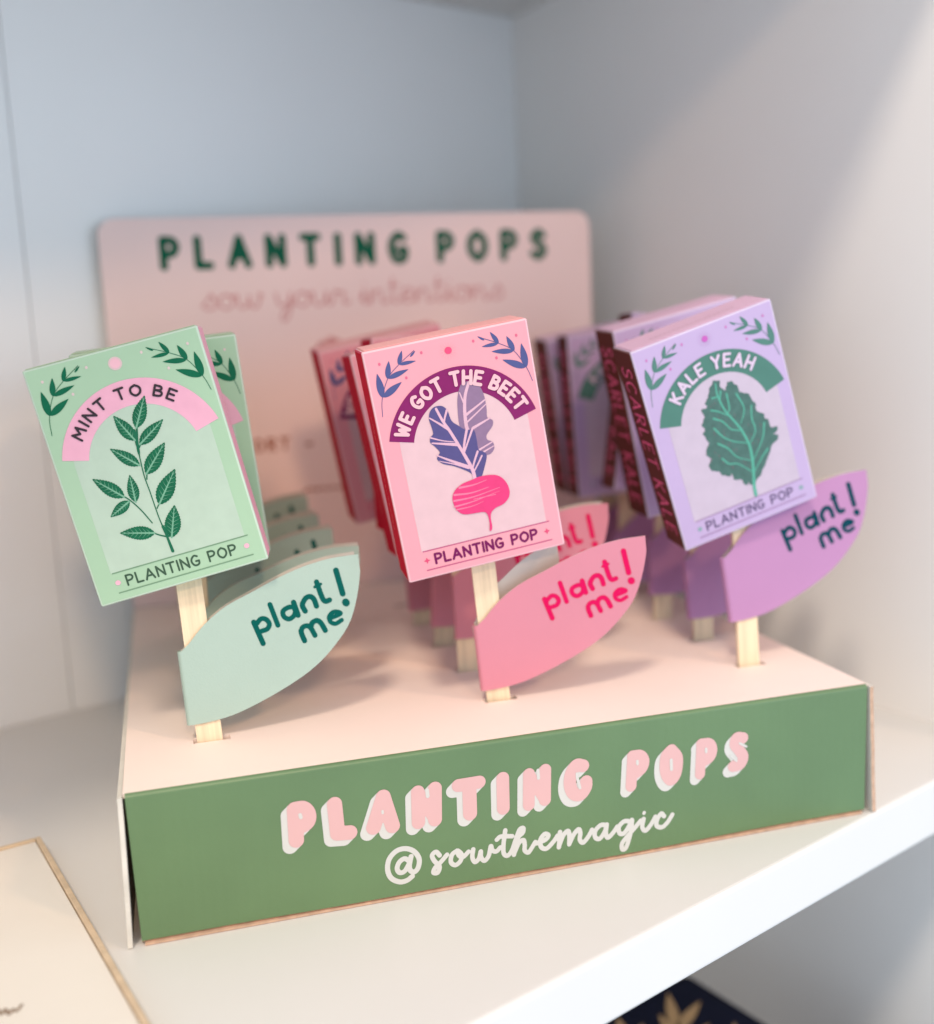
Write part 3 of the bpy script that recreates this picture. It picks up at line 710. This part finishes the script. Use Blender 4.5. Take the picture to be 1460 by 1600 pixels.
def stick_mesh(L):
    hw = .0044; ht = .0009
    P = [(-hw, -.026), (hw, -.026), (hw, L - hw)] + [(hw * math.cos(R(a)), L - hw + hw * math.sin(R(a))) for a in range(15, 180, 15)] + [(-hw, L - hw)]
    return slab('stick', P, -ht, ht, M_wood, M_wood)
# 'plant! me', traced on the front mint leaf
def stick_frame(B, Q, yaw, spin=0.0):
    z = (Q - B).normalized(); x = Vector((math.cos(R(yaw)), math.sin(R(yaw)), 0)); x = (x - z * x.dot(z)).normalized(); y = z.cross(x)
    return Matrix((( x.x, y.x, z.x, B.x), (x.y, y.y, z.y, B.y), (x.z, y.z, z.z, B.z), (0, 0, 0, 1)))
B0 = Vector((XS[0], Y0, HT)); Q0 = Vector(CARD0['mint'][:3])
FRM = stick_frame(B0, Q0, -4)
LEAF0 = (-.0057, .0063)
M3 = FRM.to_3x3()
TL = Traced(FRM @ Vector((LEAF0[0], -.0018, LEAF0[1])), M3 @ Vector((1, 0, 0)), M3 @ Vector((0, 0, 1)))
ZL = (380, 870, 7.684)
kl = 1 / 7.684 / 4350
plant = []
for pts, hw, sm in (
    ([(128, 785), (240, 1040)], 31, 0), ([(165, 800), (215, 745), (275, 750), (315, 805), (290, 865), (225, 890)], 29, 1),
    ([(322, 572), (418, 820)], 29, 0), ([(605, 600), (545, 605), (480, 650), (490, 715), (550, 745), (610, 705), (625, 650), (605, 600)], 29, 1), ([(605, 545), (660, 700)], 31, 0),
    ([(715, 555), (712, 590), (745, 650)], 31, 1), ([(712, 560), (750, 495), (805, 475), (850, 510), (880, 590)], 31, 1),
    ([(880, 300), (945, 480), (985, 530), (1035, 515)], 31, 1), ([(858, 360), (930, 325)], 17, 0),
    ([(1112, 160), (1193, 440)], 34, 0), ([(1228, 540), (1234, 548)], 44, 0),
    ([(695, 885), (705, 930), (738, 1005)], 31, 1), ([(695, 890), (715, 845), (765, 825), (810, 850), (862, 940)], 30, 1), ([(812, 850), (830, 790), (885, 762), (935, 795), (985, 880)], 31, 1),
    ([(1045, 735), (1165, 680), (1125, 655), (1070, 665), (1030, 720), (1050, 780), (1110, 798), (1180, 755)], 26, 1)):
    q = TL(pts, *ZL); plant.append((catmull(q, 7) if sm else q, hw * kl))
LV, LF = stroke_print(plant, .00012)
for k in KP:
    KP[k]['plant_me'] = mesh(k + '_plant_me', [(v[0], -.00183 + leaf_bend(v[0]), v[1]) for v in LV], LF, KP[k]['leaf_ink'])

CARDS = {
 'mint': [CARD0['mint'], (0.0296, 0.0827, 0.1077, 2.8, -4.8, -2.6), (0.0262, 0.1218, 0.107, 0, -9, -3), (0.0255, 0.1625, 0.1065, 1, -8, -4), (0.0262, 0.203, 0.107, 0, -7, -2)],
 'beet': [CARD0['beet'], (0.1375, 0.0900, 0.1055, -1, -10.0, 1.0), (0.1396, 0.1215, 0.106, -1.3, -1.1, 3.5), (0.1352, 0.1700, 0.1085, 6, -10.5, 2)],
 'kale': [CARD0['kale'], (0.2495, 0.0960, 0.1125, 4.5, -12.3, 0.5), (0.2535, 0.1370, 0.1085, -1.4, 8.1, -4.1), (0.2545, 0.1840, 0.1040, -0.4, -2.6, -3.5), (0.2560, 0.2090, 0.1062, 3.9, -8.2, 1.2)],
}
# leaf: yaw, x of fold, height of fold above the tray, turn in its own plane
LEAVES = {
 'mint': [(-4, -.0057, .0063, 0), (-8, -.0022, .0066, 0), (-6, -.0030, .0040, 0), (-5.5, -.0024, .0032, 0), (-5, -.0022, .0074, 0)],
 'beet': [(-9, -.0050, .0050, 0), (-13, -.0035, .0130, 0), (-9, -.0048, .0085, 0), (-9, -.0048, .0065, 0)],
 'kale': [(-4, -.0062, .0180, 5.5), (-6, -.0056, .0088, 3), (-6, -.0056, .0105, 3), (-5, -.005, .008, 2), (-5, -.005, .008, 2)],
}
ORD = ['', 'second', 'third', 'fourth', 'fifth']
LBL = {
 'mint': ['mint green seed box lettered MINT TO BE on a stick with pale green leaf tag', 'green seed box just behind the front MINT TO BE box, its right edge showing', 'third mint pop from the front, its olive leaf tag tip third in the row', 'fourth mint pop from the front, its olive leaf tag tip just above the third', 'rearmost mint pop, its leaf tag tip highest of the green row'],
 'beet': ['pink seed box lettered WE GOT THE BEET on a stick with pink leaf tag', 'second beet pop, its coral leaf tag showing right behind the front pink box', 'third beet pop, with only a dark red corner above the front pink box', 'rearmost beet pop with dark crimson side, standing out left of the others'],
 'kale': ['lilac seed box lettered KALE YEAH with maroon SCARLET KALE side, front of its row', 'second lilac kale pop, its maroon side lettered SCARLET KALE left of the front box', 'third kale pop, leaning right behind the second, only its dark side and top corner showing', 'fourth kale pop, its lilac face and green banner showing left of the second', 'rearmost kale pop, its dark side showing right beside the pink beet box'],
}
GRP = {'mint': 'mint planting pops in the left row', 'beet': 'beet planting pops in the middle row', 'kale': 'kale planting pops in the right row'}
for kind, i in (('mint', 0), ('beet', 1), ('kale', 2)):
    P = KP[kind]
    for k, q in enumerate(CARDS[kind]):
        B = Vector((XS[i], Y0 + k * STEP, HT))
        if k and kind == 'kale': B.x += .0015
        Q = Vector(q[:3])
        yaw, fx, fz, spin = LEAVES[kind][k]
        root = link('planting_pop', None); root.location = B
        tag(root, LBL[kind][k], 'planting pop', GRP[kind])
        inv = Matrix.Translation(-B)
        box = link('seed_box', P['seed_box'], root, inv @ pose(q))
        for nm, me in P['sub']: link(nm, me, box)
        fr = stick_frame(B, Q, yaw)
        link('stick', stick_mesh((Q - B).length + .012), root, inv @ fr)
        lm = inv @ fr @ Matrix.Translation((fx, 0, fz)) @ Matrix.Rotation(R(-spin), 4, 'Y')
        lf = link('leaf_tag', P['leaf_front'], root, lm)
        link('lettering', P['plant_me'], lf)
        bt = Matrix.Diagonal((.56, 1, .95, 1) if (kind == 'beet' and k == 0) else (1, 1, 1, 1)) @ Matrix.Rotation(R(-3 if (kind == 'beet' and k == 0) else random.uniform(-1.0, .4)), 4, 'Y') @ Matrix.Rotation(R(random.uniform(2, 4)), 4, 'Z')
        link('leaf_tag_back', P['leaf_back'], root, lm @ bt)

# ------------------------------------------------------------------ small things on the shelves
# white plaque with a thin wooden edge, lying at the left
M_pwood = mat('plaque_wood', (206, 182, 152), rough=.6, var=.12, vscale=160, stretch=(1, .08, 1), bump=.2)
M_pwhite = mat('plaque_white', (228, 220, 208), rough=.5, var=.015, vscale=30, bump=.05)
pc = hit((63, 1306), Vector((0, 0, .006)), Vector((0, 0, 1)))
pd = hit((236, 1600), Vector((0, 0, .006)), Vector((0, 0, 1))) - pc
pa = math.atan2(pd.y, pd.x)
pm = Matrix.Translation((pc.x, pc.y, 0)) @ Matrix.Rotation(pa, 4, 'Z')
pl = link('plaque', None, None, pm)
tag(pl, 'white panel with a thin wooden edge lying flat on the shelf left of the tray', 'plaque')
PLX, PLY = .19, -.13
link('panel', box_mesh('plaque_panel', (.0022, PLY + .0022, .0003), (PLX - .0022, -.0022, .0052), M_pwhite, .0003), pl)
for lo, hi in (((0, -.002, .0002), (PLX, 0, .006)), ((0, PLY, .0002), (PLX, PLY + .002, .006)), ((0, PLY + .0021, .0002), (.002, -.0021, .006)), ((PLX - .002, PLY + .0021, .0002), (PLX, -.0021, .006))):
    link('edge_strip', box_mesh('plaque_edge', lo, hi, M_pwood, .0004), pl)
M_scrib = mat('plaque_ink', (150, 128, 108), rough=.6)
inv = pm.inverted()
sp = [inv @ hit(p, Vector((0, 0, .0053)), Vector((0, 0, 1))) for p in ((-14, 1584), (-6, 1576), (2, 1585), (8, 1577), (14, 1585), (20, 1577), (26, 1580), (34, 1570))]
V, F = stroke_print([(catmull([(v.x, v.y) for v in sp], 6), .0005)], .00015)
link('lettering', mesh('plaque_lettering', [(v[0], v[1], .00528) for v in V], F, M_scrib), pl)
# navy box with tan leaf sprigs in the compartment below
M_navy = mat('navy_cloth', (14, 20, 44), rough=.85, spec=.2, var=.25, vscale=300, bump=.5, bscale=1400)
M_tan = mat('tan_print', (186, 156, 116), rough=.8, var=.15, vscale=300)
ZN = -.15
n1 = hit((1090, 1525), Vector((0, 0, ZN)), Vector((0, 0, 1))); n2 = hit((1210, 1600), Vector((0, 0, ZN)), Vector((0, 0, 1)))
na = math.atan2((n2 - n1).y, (n2 - n1).x)
nm_ = Matrix.Translation((n1.x, n1.y, Z_LOW)) @ Matrix.Rotation(na, 4, 'Z')
nb = link('storage_box', None, None, nm_)
tag(nb, 'navy cloth-covered box with tan leaf sprigs, in the compartment under the shelf', 'box')
hN = ZN - Z_LOW
link('body', box_mesh('storage_body', (-.006, -.178, .0003), (.126, -.002, hN - .03), M_navy, .002), nb)
lid = link('lid', box_mesh('storage_lid', (-.008, -.18, hN - .0305), (.128, 0, hN), M_navy, .006, 4), nb)
invn = nm_.inverted()
def npt(p):
    q = invn @ hit(p, Vector((0, 0, ZN)), Vector((0, 0, 1))); return (q.x, q.y)
sprigs = [(((1058, 1612), (1044, 1552), 8), ((1058, 1612), (1095, 1565), 8), ((1060, 1630), (1030, 1585), 7), ((1062, 1640), (1110, 1600), 7)),
          (((985, 1640), (965, 1590), 8), ((985, 1640), (1005, 1600), 7)), (((1150, 1650), (1148, 1598), 7), ((1150, 1650), (1185, 1620), 7)),
          (((985, 1560), (955, 1530), 7), ((985, 1560), (1000, 1510), 7))]
for sg in sprigs:
    parts = []
    for b, tp, w in sg:
        qb, qt = npt(b), npt(tp); parts.append(fill(leaflet(qb, qt, w / 2600, 0, 10)))
    V, F = merge(parts)
    link('sprig_print', mesh('navy_sprig', [(v[0], v[1], hN + .0002) for v in V], F, M_tan), lid)
